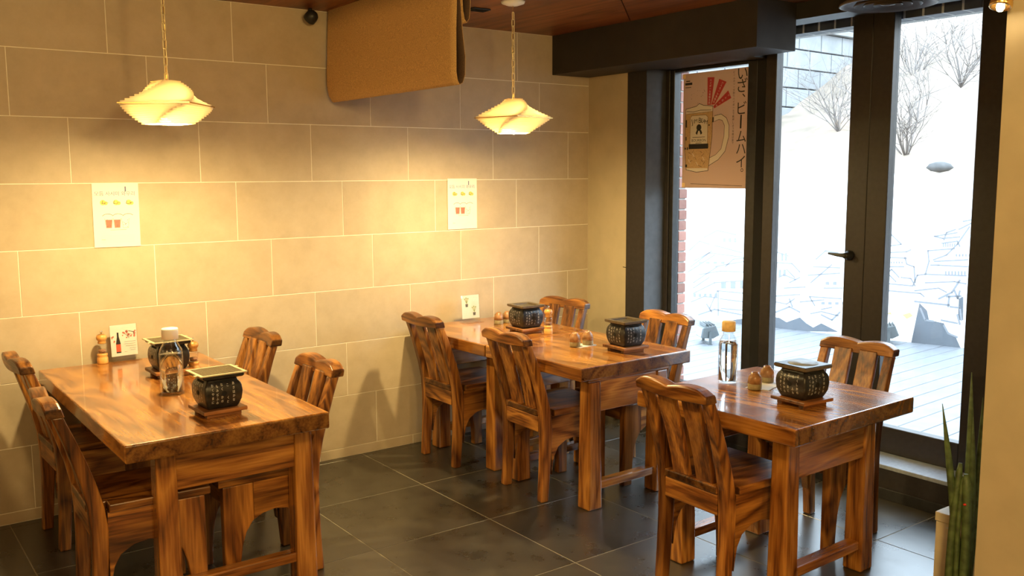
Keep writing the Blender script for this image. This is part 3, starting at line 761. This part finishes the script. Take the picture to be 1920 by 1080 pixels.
# ---- cups
def cup(px, py, label, z=TT):
    p = at_z(px, py, z); t = thing('tea_cup', (p.x, p.y, z), 0, label, 'cup', 'upturned stoneware tea cups')
    MB().lathe([(.0275, 0), (.0285, .004), (.0285, .022), (.0282, .0235)], 24).build('green_band', M_CUPG, t)
    MB().lathe([(.0283, .0232), (.0275, .044), (.024, .056), (.017, .0625), (.0155, .069), (.0125, .069), (.012, .065), (0, .065)], 24).build('cup_body', M_CUPB, t)
def napkin(px, py, w_, d_, rz, label):
    p = at_z(px, py, TT); t = thing('napkin', (p.x, p.y, TT), rz, label, 'napkin')
    box(-w_/2, w_/2, -d_/2, d_/2, 0, .0015).build('folded_sheet', M_NAPK, t); 
    box(-w_/2+.004, w_/2, -d_/2, d_/2-.006, .0016, .0028).build('folded_sheet', M_NAPK, t)
napkin(1432, 724, .15, .10, .3, 'white paper napkin under the two cups on the right foreground table')
cup(1415, 729, 'upturned tea cup on the right foreground table, nearer the camera', TT+.003); cup(1438, 716, 'upturned tea cup on the right foreground table, nearer the window', TT+.003)
napkin(1093, 648, .12, .08, .1, 'white paper napkin under the two cups on the middle tables')
cup(1078, 649, 'left one of two upturned tea cups in the centre of the middle tables', TT+.003); cup(1102, 646, 'right one of two upturned tea cups in the centre of the middle tables', TT+.003)
cup(935, 607, 'upturned tea cup by the tile wall, left one behind the far grill'); cup(951, 605, 'upturned tea cup by the tile wall, half hidden by the far grill')
# ---- card stands
def cardstand(pl, pr, h, label, art, rz=0.0):
    A = at_z(*pl, TT); B = at_z(*pr, TT); c = (A+B)/2; c.y = min(c.y, -.065); d = B-A; wd = d.length
    t = thing('card_stand', (c.x, c.y, TT), rz, label, 'menu card')
    box(-wd/2-.006, wd/2+.006, -.03, .03, 0, .004).build('acrylic_base', M_ACRYL, t)
    tilt = math.radians(4); T = Matrix.Translation((0, .006, .004)) @ Matrix.Rotation(-tilt, 4, 'X')
    MB().box(-wd/2-.004, wd/2+.004, -.0022, -.0010, 0, h+.022).xf(T).build('acrylic_front', M_ACRYL, t)
    cb = MB().box(-wd/2, wd/2, -.0008, .0004, .020, h+.020).xf(T).build('card', M_PAPER, t)
    art(t, T @ frame_mat((0, -.0009, .020), (1, 0, 0), (0, 0, 1)), wd, h)
def art_bottle(t, F, wd, h):
    def put(p, name, mat): p.xf(F); p.build(name, mat, t)
    b = Print(); x = -wd*.22
    b.poly([(x-.011, h*.10), (x+.011, h*.10), (x+.011, h*.40), (x-.011, h*.40)]); b.poly([(x-.011, h*.40), (x+.011, h*.40), (x+.0045, h*.62), (x+.004, h*.76), (x-.004, h*.76), (x-.0045, h*.62)]); put(b, 'bottle_print', M_PK)
    b = Print(); b.poly([(x-.0108, h*.14), (x+.0108, h*.14), (x+.0108, h*.38), (x-.0108, h*.38)], .0006); put(b, 'red_label_print', M_REDL)
    rnd = random.Random(2); b = Print()
    for k in range(26): b.disc(rnd.uniform(-.05*wd, .45*wd), h*(.66+.12*rnd.uniform(-1, 1)), rnd.uniform(.002, .006), .0005, 6)
    for k in range(8): b.disc(-wd*.45+rnd.uniform(0, .1)*wd, h*(.55+.1*rnd.uniform(-1, 1)), rnd.uniform(.002, .005), .0005, 6)
    put(b, 'blossom_print', M_PINK)
    b = Print()
    for (u0, u1, v) in ((.0, .44, .44), (.0, .42, .37), (.05, .44, .30), (.2, .44, .22), (.22, .42, .16), (.0, .1, .12)): b.line([(u0*wd, v*h), (u1*wd, v*h)], .0012)
    b.line([(.05*wd, .7*h), (.15*wd, .62*h), (.2*wd, .55*h)], .0018); b.line([(.2*wd, .78*h), (.38*wd, .74*h), (.4*wd, .66*h)], .003); put(b, 'small_print', M_GREYINK)
def art_plant(t, F, wd, h):
    def put(p, name, mat): p.xf(F); p.build(name, mat, t)
    b = Print()
    for (cx, cy, s) in ((-.22*wd, .50*h, 1.0), (.20*wd, .12*h, 1.0)):
        for a in (-.7, -.35, 0, .3, .65): b.line([(cx, cy+.02), (cx+math.sin(a)*.022*s, cy+.02+math.cos(a)*.034*s)], .0022)
        for a in (-.6, -.1, .5): b.disc(cx+math.sin(a)*.024, cy+.02+math.cos(a)*.034, .004)
    put(b, 'plant_print', M_GREEN)
    b = Print()
    for (cx, cy) in ((-.22*wd, .50*h), (.20*wd, .12*h)): b.poly([(cx-.008, cy), (cx+.008, cy), (cx+.01, cy+.018), (cx-.01, cy+.018)])
    put(b, 'vase_print', M_GREYINK)
cardstand((208, 676), (250, 668), .150, 'white card with a dark bottle picture in a clear stand on the left table', art_bottle, .08)
cardstand((872, 607), (897, 602), .140, 'white card with plant drawings in a clear stand by the tile wall', art_plant)

# ================================================================ POSTERS
def sheet(name, F, W, H, mat, label, cat, group=None):
    """paper sheet whose lower left corner is the frame origin"""
    o = bpy.data.objects.new(name, None); COL.objects.link(o); o.matrix_world = F; o.empty_display_size = .05
    tag(o, label, cat, group)
    MB().box(0, W, 0, H, -.0012, 0).build('paper', mat, o); return o
def wallposter(x0, z0, tilt, label):
    W, H = .210, .303
    F = frame_mat((x0, -.0062, z0), (math.cos(tilt), 0, math.sin(tilt)), (-math.sin(tilt), 0, math.cos(tilt)))
    o = sheet('menu_poster', F, W, H, M_PAPER, label, 'poster', 'drink menu posters')
    P = Print(); P.text('모듬 사시미 와우리', W*.48, H*.84, .0235); P.line([(W*.715, H*.875), (W*.715, H*.945)], .006); P.build('title_print', M_BLUEINK, o)
    P = Print()
    for u in (.22, .50, .78): P.disc(W*u, H*.70, .013, .0004); P.disc(W*(u+.06), H*.69, .009, .0004)
    P.build('yellow_print', M_YEL, o)
    P = Print()
    for u in (.22, .47, .74): P.line([(W*u, H*.73), (W*(u-.02), H*.685), (W*(u+.05), H*.68)], .0024); P.line([(W*(u+.05), H*.705), (W*(u+.12), H*.695)], .0015)
    for k in range(3):
        c = W*(.30+.22*k); P.line([(c-.022, H*.49), (c-.012, H*.515), (c, H*.522), (c+.014, H*.518), (c+.024, H*.50)], .0022)
    rnd = random.Random(4)
    for k in range(3):
        c = W*(.33+.18*k)
        P.line([(c-.018, H*.45), (c-.012, H*.30), (c+.012, H*.30), (c+.017, H*.45)], .0012)
        for q in range(9): P.disc(c+rnd.uniform(-.013, .013), H*rnd.uniform(.31, .44), .0018, .0007, 6)
    P.line([(W*.36, H*.27), (W*.70, H*.27)], .0014); P.line([(W*.16, H*.12), (W*.24, H*.12)], .0012); P.build('line_print', M_GREYINK, o)
    P = Print()
    for k in range(2):
        c = W*(.33+.18*k); P.poly([(c-.015, H*.43), (c-.011, H*.305), (c+.011, H*.305), (c+.015, H*.43)], .0003)
    P.build('pink_print', M_PINK, o)
    P = Print()
    for k in range(5): P.line([(W*.14, H*(.18-.025*k)), (W*.86, H*(.18-.025*k))], .0009)
    P.build('small_print', M_NAPK, o)
wallposter(-3.094, 1.2605, math.radians(-.4), 'white drink menu sheet on the tile wall above the left table')
wallposter(-1.113, 1.269, 0, 'white drink menu sheet on the tile wall above the middle tables')
# beer poster on the fixed window
PW_, PH_ = .500, .694
F = frame_mat((.2065, -.650, 1.507), (0, -1, 0), (0, 0, 1))
bp_ = sheet('beer_poster', F, PW_, PH_, M_POST, 'brown paper poster with a beer mug drawing stuck on the left window pane', 'poster')
def pu(x, y): return ((x-100)/485*PW_, (1-(y-90)/920)*PH_)
def pp(*q): return [pu(*p) for p in q]
P = Print()
P.poly(pp((122, 372), (205, 355), (228, 335), (262, 352), (332, 362), (330, 600), (322, 690), (305, 870), (215, 882), (132, 862), (118, 700), (118, 520)), .0003)
P.build('mug_glass_print', M_PT, bp_)
P = Print()
P.poly(pp((122, 372), (205, 355), (228, 335), (262, 352), (332, 362), (330, 402), (122, 412)), .0005)
h1 = [(345, 440), (395, 430), (435, 462), (455, 520), (455, 610), (430, 720), (380, 785), (310, 830)]
h2 = [(312, 770), (360, 745), (400, 700), (420, 600), (422, 520), (405, 480), (380, 470), (345, 485)]
for i in range(7):
    P.poly(pp(h1[i], h1[i+1], h2[6-i], h2[7-i]), .0004)
P.poly(pp((172, 428), (280, 428), (295, 445), (295, 660), (160, 660), (160, 445)), .0006)
P.poly(pp((135, 850), (300, 850), (302, 872), (215, 882), (135, 868)), .0005)
for (x, y) in ((150, 780), (180, 730), (260, 760), (210, 800)): P.line(pp((x, y), (x+14, y+26)), .004, .0005)
P.build('cream_print', M_PW, bp_)
P = Print()
P.line(pp((122, 372), (205, 355), (228, 335), (262, 352), (332, 362), (330, 600), (322, 690), (305, 870), (215, 882), (132, 862), (118, 700), (118, 520)), .0032, .0007, True)
P.line(pp(*h1), .003, .0007); P.line(pp(*h2), .0025, .0007)
P.line(pp((172, 428), (280, 428), (295, 445), (295, 660), (160, 660), (160, 445)), .002, .0008, True)
P.poly(pp((150, 655), (303, 655), (303, 695), (150, 695)), .0008)
P.line(pp((130, 392), (180, 398), (240, 388), (320, 392)), .003, .0008); P.line(pp((130, 412), (325, 404)), .0015, .0008)
for (x, y, w_, h_) in ((128, 490, 10, 60), (128, 610, 8, 30), (335, 470, 10, 40), (122, 690, 12, 14), (132, 830, 16, 22), (306, 510, 12, 8), (140, 690, 8, 22)):
    P.poly(pp((x-w_/2, y-h_/2), (x+w_/2, y-h_/2), (x+w_/2, y+h_/2), (x-w_/2, y+h_/2)), .0008)
for (x, y, dx, dy) in ((150, 720, 20, 18), (190, 705, -12, 24), (240, 715, 18, 12), (270, 735, -20, 20), (160, 800, 18, -14), (230, 830, 24, 6), (200, 760, 10, 22), (280, 800, -14, 18), (145, 750, 6, 26), (250, 780, 12, 20)):
    P.line(pp((x, y), (x+dx, y+dy)), .0022, .0008)
for i, ch in enumerate('JIM BEAM'):
    x = 173+i*15.6; y = 484-16*math.sin(PI*i/7); u, v = pu(x, y); P.text(ch, u, v, .044 if ch in 'JB' else .034, .25-.5*i/7, .0009)
u, v = pu(228, 525); P.disc(u, v, .020, .0009, 14); P.poly(pp((212, 545), (225, 548), (214, 584), (203, 570)), .0009); P.poly(pp((232, 548), (245, 545), (255, 570), (243, 584)), .0009)
u, v = pu(228, 627); P.text('BOURBON', u, v, .024, 0, .0009)
P.line(pp((180, 602), (276, 602)), .003, .0009); P.line(pp((205, 648), (250, 648)), .003, .0009)
rnd = random.Random(9)
for k in range(16): u, v = pu(rnd.uniform(150, 280), rnd.uniform(230, 340)); P.disc(u, v, rnd.uniform(.001, .0025), .0008, 6)
for ch, y, s_ in (('い', 135, .088), ('ざ', 222, .088), ('、', 300, .075), ('ビ', 392, .086), ('ム', 610, .080), ('ハ', 705, .080), ('イ', 802, .082), ('。', 868, .07)):
    u, v = pu(545 if ch not in '、。' else 556, y); Print().text(ch, u, v, s_, 0, .0007).build('headline_letter', M_PK, bp_)
Print().line(pp((541, 450), (539, 545)), .011, .0007).build('headline_letter', M_PK, bp_)
for k, ch in enumerate('ビームのソーダ割りハイボールで乾杯しよう今夜は皆で'):
    u, v = pu(485, 118+k*22.5); P.text(ch, u, v, .016, 0, .0007)
for (x0, x1, y, t_) in ((118, 165, 172, .014), (116, 160, 200, .004), (122, 150, 150, .006)): P.line(pp((x0, y), (x1, y)), t_, .0007)
P.line(pp((170, 975), (560, 990)), .0025, .0007)
P.build('black_print', M_PK, bp_)['kind'] = 'stuff'
P = Print()
P.poly(pp((287, 135), (340, 140), (318, 352), (290, 352)), .0005); P.poly(pp((375, 157), (430, 185), (346, 350), (320, 352)), .0005); P.poly(pp((443, 252), (467, 312), (342, 382), (335, 365)), .0005)
P.build('red_print', M_PR, bp_)
P = Print()
for (xa, ya, xb, yb, n) in ((312, 160, 304, 335, 9), (400, 190, 340, 330, 8), (448, 290, 360, 360, 5)):
    for k in range(n):
        x = xa+(xb-xa)*k/(n-1); y = ya+(yb-ya)*k/(n-1); u, v = pu(x, y); P.text('ハイボール炭酸水割'[k % 9], u, v, .016, 0, .0007)
P.build('pale_print', M_PW, bp_)['kind'] = 'stuff'
for (x, y) in ((104, 110), (112, 985)):
    u, v = pu(x, y); MB().box(u-.012, u+.012, v-.012, v+.012, .0008, .0012).build('tape', M_CORK, bp_)

# ================================================================ HANGING CLOTH AND LAMPS
# ochre cloth slung in loops under the ceiling, running towards the room
c0 = thing('hanging_cloth', (-1.862, 0, ZC), 0, 'ochre woven cloth slung in a loop from the ceiling in front of the tile wall', 'cloth')
prof = [(-.006, 0.0), (-.010, -.12), (-.014, -.25), (-.019, -.36), (-.020, -.43), (-.014, -.465), (-.004, -.482), (.012, -.474), (.025, -.44), (.027, -.36), (.018, -.25), (.009, -.13), (.007, -.035)]
prof2 = [(.012, -.01), (.020, -.09), (.026, -.17), (.034, -.205), (.046, -.217), (.058, -.200), (.064, -.15), (.064, -.07), (.062, -.005)]
def cloth(prof, y0, y1, name, th=.0022):
    ys_ = [.0, .006, .014, .024, .036, .050, .066]+[.066+(abs(y1-y0)-.066)*k/22 for k in range(1, 23)]
    m = MB(); ny = len(ys_)-1; n = len(prof); v = []; f = []
    for i in range(ny+1):
        y = y0-ys_[i]
        for k, (x, z) in enumerate(prof):
            q = 1-min(1, abs(y-y0)/.05); rz_ = 1-.10*((1-math.sqrt(max(0, 1-q*q))) if z < -.2 else 0)      # soft far lower corner
            v.append((x+.004*math.sin(y*5+z*4)+(.006*math.sin(y*3.1) if z < -.3 else 0), y, z*rz_))
    for i in range(ny):
        for k in range(n-1): f.append([i*n+k, i*n+k+1, (i+1)*n+k+1, (i+1)*n+k])
    m.add(v, f, True); me = m.mesh(name, M_FABRIC)
    o = link(name, me, c0); s = o.modifiers.new('thickness', 'SOLIDIFY'); s.thickness = th; s.offset = 0; me.materials.append(M_LOOPSHADE); s.material_offset = 1; s.use_flip_normals = False
    return o
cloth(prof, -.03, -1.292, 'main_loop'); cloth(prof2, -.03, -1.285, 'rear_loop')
# pendants
HP = .166
def sq_ring(hw, z0, z1, ang, th):
    m = MB(); c, s = math.cos(ang), math.sin(ang); v = []
    for z in (z0, z1):
        for h in (hw, hw-th):
            for (a, b_) in ((1, 1), (-1, 1), (-1, -1), (1, -1)): v.append(((a*c-b_*s)*h, (a*s+b_*c)*h, z))
    f = []
    for k in range(4):
        j = (k+1) % 4
        f += [[k, j, 8+j, 8+k], [4+j, 4+k, 12+k, 12+j], [8+k, 8+j, 12+j, 12+k], [j, k, 4+k, 4+j]]
    m.add(v, f); return m
sh = MB(); NL = 22
for i in range(NL):
    q = i/(NL-1); k = 1-abs(q-.46)/.54 if q > .46 else 1-abs(q-.46)/.46
    hw = (.080 if q < .46 else .040)+(.060 if q < .46 else .100)*k
    r_ = sq_ring(hw, q*HP, q*HP+HP/NL*1.0, math.radians(8+100*q), .012+.014*min(1, q*3))
    o_ = len(sh.v); sh.v += r_.v; sh.f += [[a_+o_ for a_ in f_] for f_ in r_.f]; sh.sm += r_.sm
MIDR = sq_ring(.144, .46*HP-.001, .46*HP+.003, math.radians(8+46), .014).mesh('middle_frame', M_BRASS)
SHADE = sh.mesh('slat_shade', M_SHADE)
BUL = MB().lathe([(0, -.034), (.014, -.031), (.026, -.022), (.033, -.008), (.034, .004), (.030, .018), (.020, .034), (.014, .046), (0, .046)], 20).mesh('bulb', M_BULB)
M_CHAIN = plain('pale_gold_chain', (.80, .68, .40), 0.35, 0.3)
LINK = MB().tube([(.0062*math.cos(a), 0, .0165*math.sin(a)+(.0 if abs(math.sin(a)) < .1 else 0)) if False else ((.0075 if abs(math.cos(a)) > .5 else .0075*abs(math.cos(a))*2)*(1 if math.cos(a) > 0 else -1), 0, .0195*math.sin(a)) for a in [2*PI*k/12+.01 for k in range(12)]], .0024, 5, True).mesh('chain_link', M_CHAIN)
def pendant(x, y, zb, rz, label):
    t = thing('pendant_lamp', (x, y, zb), rz, label, 'lamp', 'slatted pendant lamps')
    link('slat_shade', SHADE, t); link('middle_frame', MIDR, t)
    o = link('bulb', BUL, t); o.location = (0, 0, .030)
    MB().lathe([(0, .094), (.018, .094), (.018, .150), (.012, .158), (.004, .162), (.004, .178), (0, .178)], 14).build('lamp_socket', M_BRASS, t)
    box(-.064, .064, -.004, .004, .1655, .169).build('shade_bar', M_BRASS, t)
    z = .186; k = 0
    while zb+z+.018 < ZC-.02:
        o = link('chain_link', LINK, t); o.location = (0, 0, z); o.rotation_euler = (0, 0, (k % 2)*PI/2+.35-rz); z += .0335; k += 1
    MB().tube([(0, 0, .178), (.003, .002, (.178+ZC-zb)/2), (0, 0, ZC-zb-.015)], .0016, 6).build('lamp_cord', M_BRASS, t)
    MB().lathe([(0, ZC-zb-.022), (.03, ZC-zb-.020), (.058, ZC-zb-.010), (.062, ZC-zb), (0, ZC-zb)], 24).build('ceiling_cap', M_WHITE, t)
pendant(-2.955, -.790, 1.806, math.radians(-2), 'pendant lamp of stacked white slats hanging over the left table')
pendant(-1.2235, -.8165, 1.806, math.radians(50), 'pendant lamp of stacked white slats hanging over the middle tables')
# spotlight tucked behind the cloth by the tile wall
p = at_y(582, 34, -.06)
sp = thing('ceiling_spotlight', (p.x, p.y, p.z), .4, 'small dark spotlight by the ceiling left of the ochre cloth', 'spotlight')
m = MB(); m.lathe([(0, .042), (.018, .040), (.030, .028), (.034, .010), (.034, -.012), (.031, -.016)], 20); m.xf(Matrix.Rotation(math.radians(50), 4, 'X')); m.build('lamp_housing', M_BLACK, sp)
m = MB(); m.lathe([(0, -.004), (.012, -.005), (.026, -.010), (.031, -.015)], 20); m.xf(Matrix.Rotation(math.radians(50), 4, 'X')); m.build('reflector', M_CHROME, sp)
m = MB(); m.tube([(0, .01, .03), (.01, .012, .05), (.02, .01, ZC-p.z)], .007, 8); m.build('stem', M_BLACK, sp)
# spotlight by the pier
p = at_x(1877, 8, -1.27)
s2 = thing('spotlight', (p.x, p.y, p.z), 0, 'brass ringed spotlight glowing at the top right beside the beige pier', 'spotlight')
m = MB(); m.lathe([(0, .10), (.02, .10), (.026, .08), (.026, .05), (.030, .046), (.030, .036), (.027, .032), (.031, .028), (.031, .016), (.028, .012), (.032, .006), (.032, -.008), (.028, -.010), (.022, .01), (0, .012)], 24); m.xf(Matrix.Rotation(math.radians(18), 4, 'Y')); m.build('ringed_housing', M_BRASS, s2)
m = MB(); m.lathe([(0, -.022), (.008, -.020), (.012, -.010), (.010, .004), (0, .006)], 14); m.xf(Matrix.Rotation(math.radians(18), 4, 'Y')); m.build('bulb', M_SPOTB, s2)
MB().tube([(.02, 0, .09), (.02, 0, ZC-p.z)], .006, 8).build('stem', M_BRASS, s2)
# air diffuser
dz = 2.30; q = at_z(1665, 9, dz)
df = thing('air_diffuser', (q.x, q.y, dz), 0, 'round dark air diffuser of concentric rings under the ceiling near the door', 'diffuser')
R_ = .196
MB().lathe([(R_*.62, .045), (R_*.80, .030), (R_, .006), (R_, 0), (R_*.95, -.003), (R_*.78, .020), (R_*.62, .038)], 40).build('outer_ring', M_DIFF, df)
for k, rr in enumerate((.70, .50, .30)):
    MB().lathe([(R_*(rr-.12), .030), (R_*rr, .002), (R_*(rr-.01), -.004), (R_*(rr-.14), .024)], 36).build('cone_ring', M_DIFF, df)
MB().lathe([(0, .012), (R_*.14, .004), (R_*.15, .0), (R_*.06, -.004), (0, -.004)], 24).build('centre_cone', M_DIFF, df)
MB().lathe([(R_*.78, .032), (R_*.78, ZC-dz), (R_*.74, ZC-dz), (R_*.74, .032)], 32).build('duct_collar', M_SOFF, df)
MB().lathe([(0, .06), (R_*.74, .06), (R_*.74, .062), (0, .062)], 32).build('duct_back', M_HOLE, df)
# small black ceiling plate
q = at_z(898, 18, ZC-.004)
vt = thing('ceiling_vent', (q.x, q.y, ZC), math.radians(0), 'small black vent plate in the timber ceiling right of the cloth', 'vent')
box(-.055, .055, -.035, .035, -.008, 0).build('vent_plate', M_BLACK, vt, .003, 1)
for k in range(5): box(-.045, .045, -.026+k*.012, -.021+k*.012, -.011, -.008).build('vent_slat', M_HOLE, vt)

# ================================================================ PLANT AND BOX AT THE RIGHT EDGE
bx = thing('planter_box', (-.748, -2.903, 0), 0, 'cream painted lidded box on the floor behind the green plant', 'box')
box(0, .30, -.34, 0, 0, .262).build('box_body', M_BOXW, bx, .003)
box(-.003, .303, -.343, .003, .264, .300).build('box_lid', M_BOXW, bx, .003)
box(-.0015, 0, -.30, -.04, .245, .249).build('scuff_line', M_PAPER, bx)
pl_ = Vector((-.975, -3.115, 0))
pt = thing('snake_plant', pl_, 0, 'green cylindrical snake plant in a pot at the right edge beside the pier', 'plant')
MB().lathe([(0, 0), (.050, 0), (.056, .008), (.068, .125), (.073, .128), (.073, .142), (.066, .142), (.063, .12), (0, .118)], 28).build('plant_pot', M_TERRA, pt)
MB().lathe([(0, .128), (.0625, .124), (.0625, .126), (0, .132)], 24).build('soil', M_SOIL, pt)
def leafto(lat, dep, tip, depth_off, r, cut=False):
    base = pl_+RGT*lat+Vector((FWD.x, FWD.y, 0))*dep+Vector((0, 0, .125))
    T = CAM+ray(*tip)*((base-CAM).dot(FWD)+depth_off); pts = []; rr = []
    for i in range(13):
        q = i/12; pts.append(base.lerp(T, q)+RGT*math.sin(q*PI)*.006*(1 if lat > 0 else -1)-pl_)
        rr.append(r*(1-.12*q) if cut and i < 12 else r*(.45 if cut else max(.08, 1-q**4)))
    return MB().tube(pts, rr, 12).build('leaf', M_LEAF, pt)
leafto(.018, .020, (1767, 757), -.02, .0150)
leafto(.030, .022, (1822, 698), .0, .0155)
leafto(.042, .010, (1843, 745), .01, .0130)
leafto(.030, -.004, (1825, 782), .0, .0140)
leafto(-.032, .0, (1801, 868), .0, .0135, True)
leafto(-.013, -.016, (1806, 893), .0, .0090, True)
leafto(.008, -.026, (1812, 889), .0, .0175, True)
q = CAM+ray(1809, 946)*((pl_-CAM).dot(FWD)-.052)-pl_
m = MB(); m.lathe([(0, -.004), (.005, -.003), (.006, 0), (.004, .003), (0, .004)], 10); o = m.build('red_sticker', M_REDTIP, pt); o.location = q
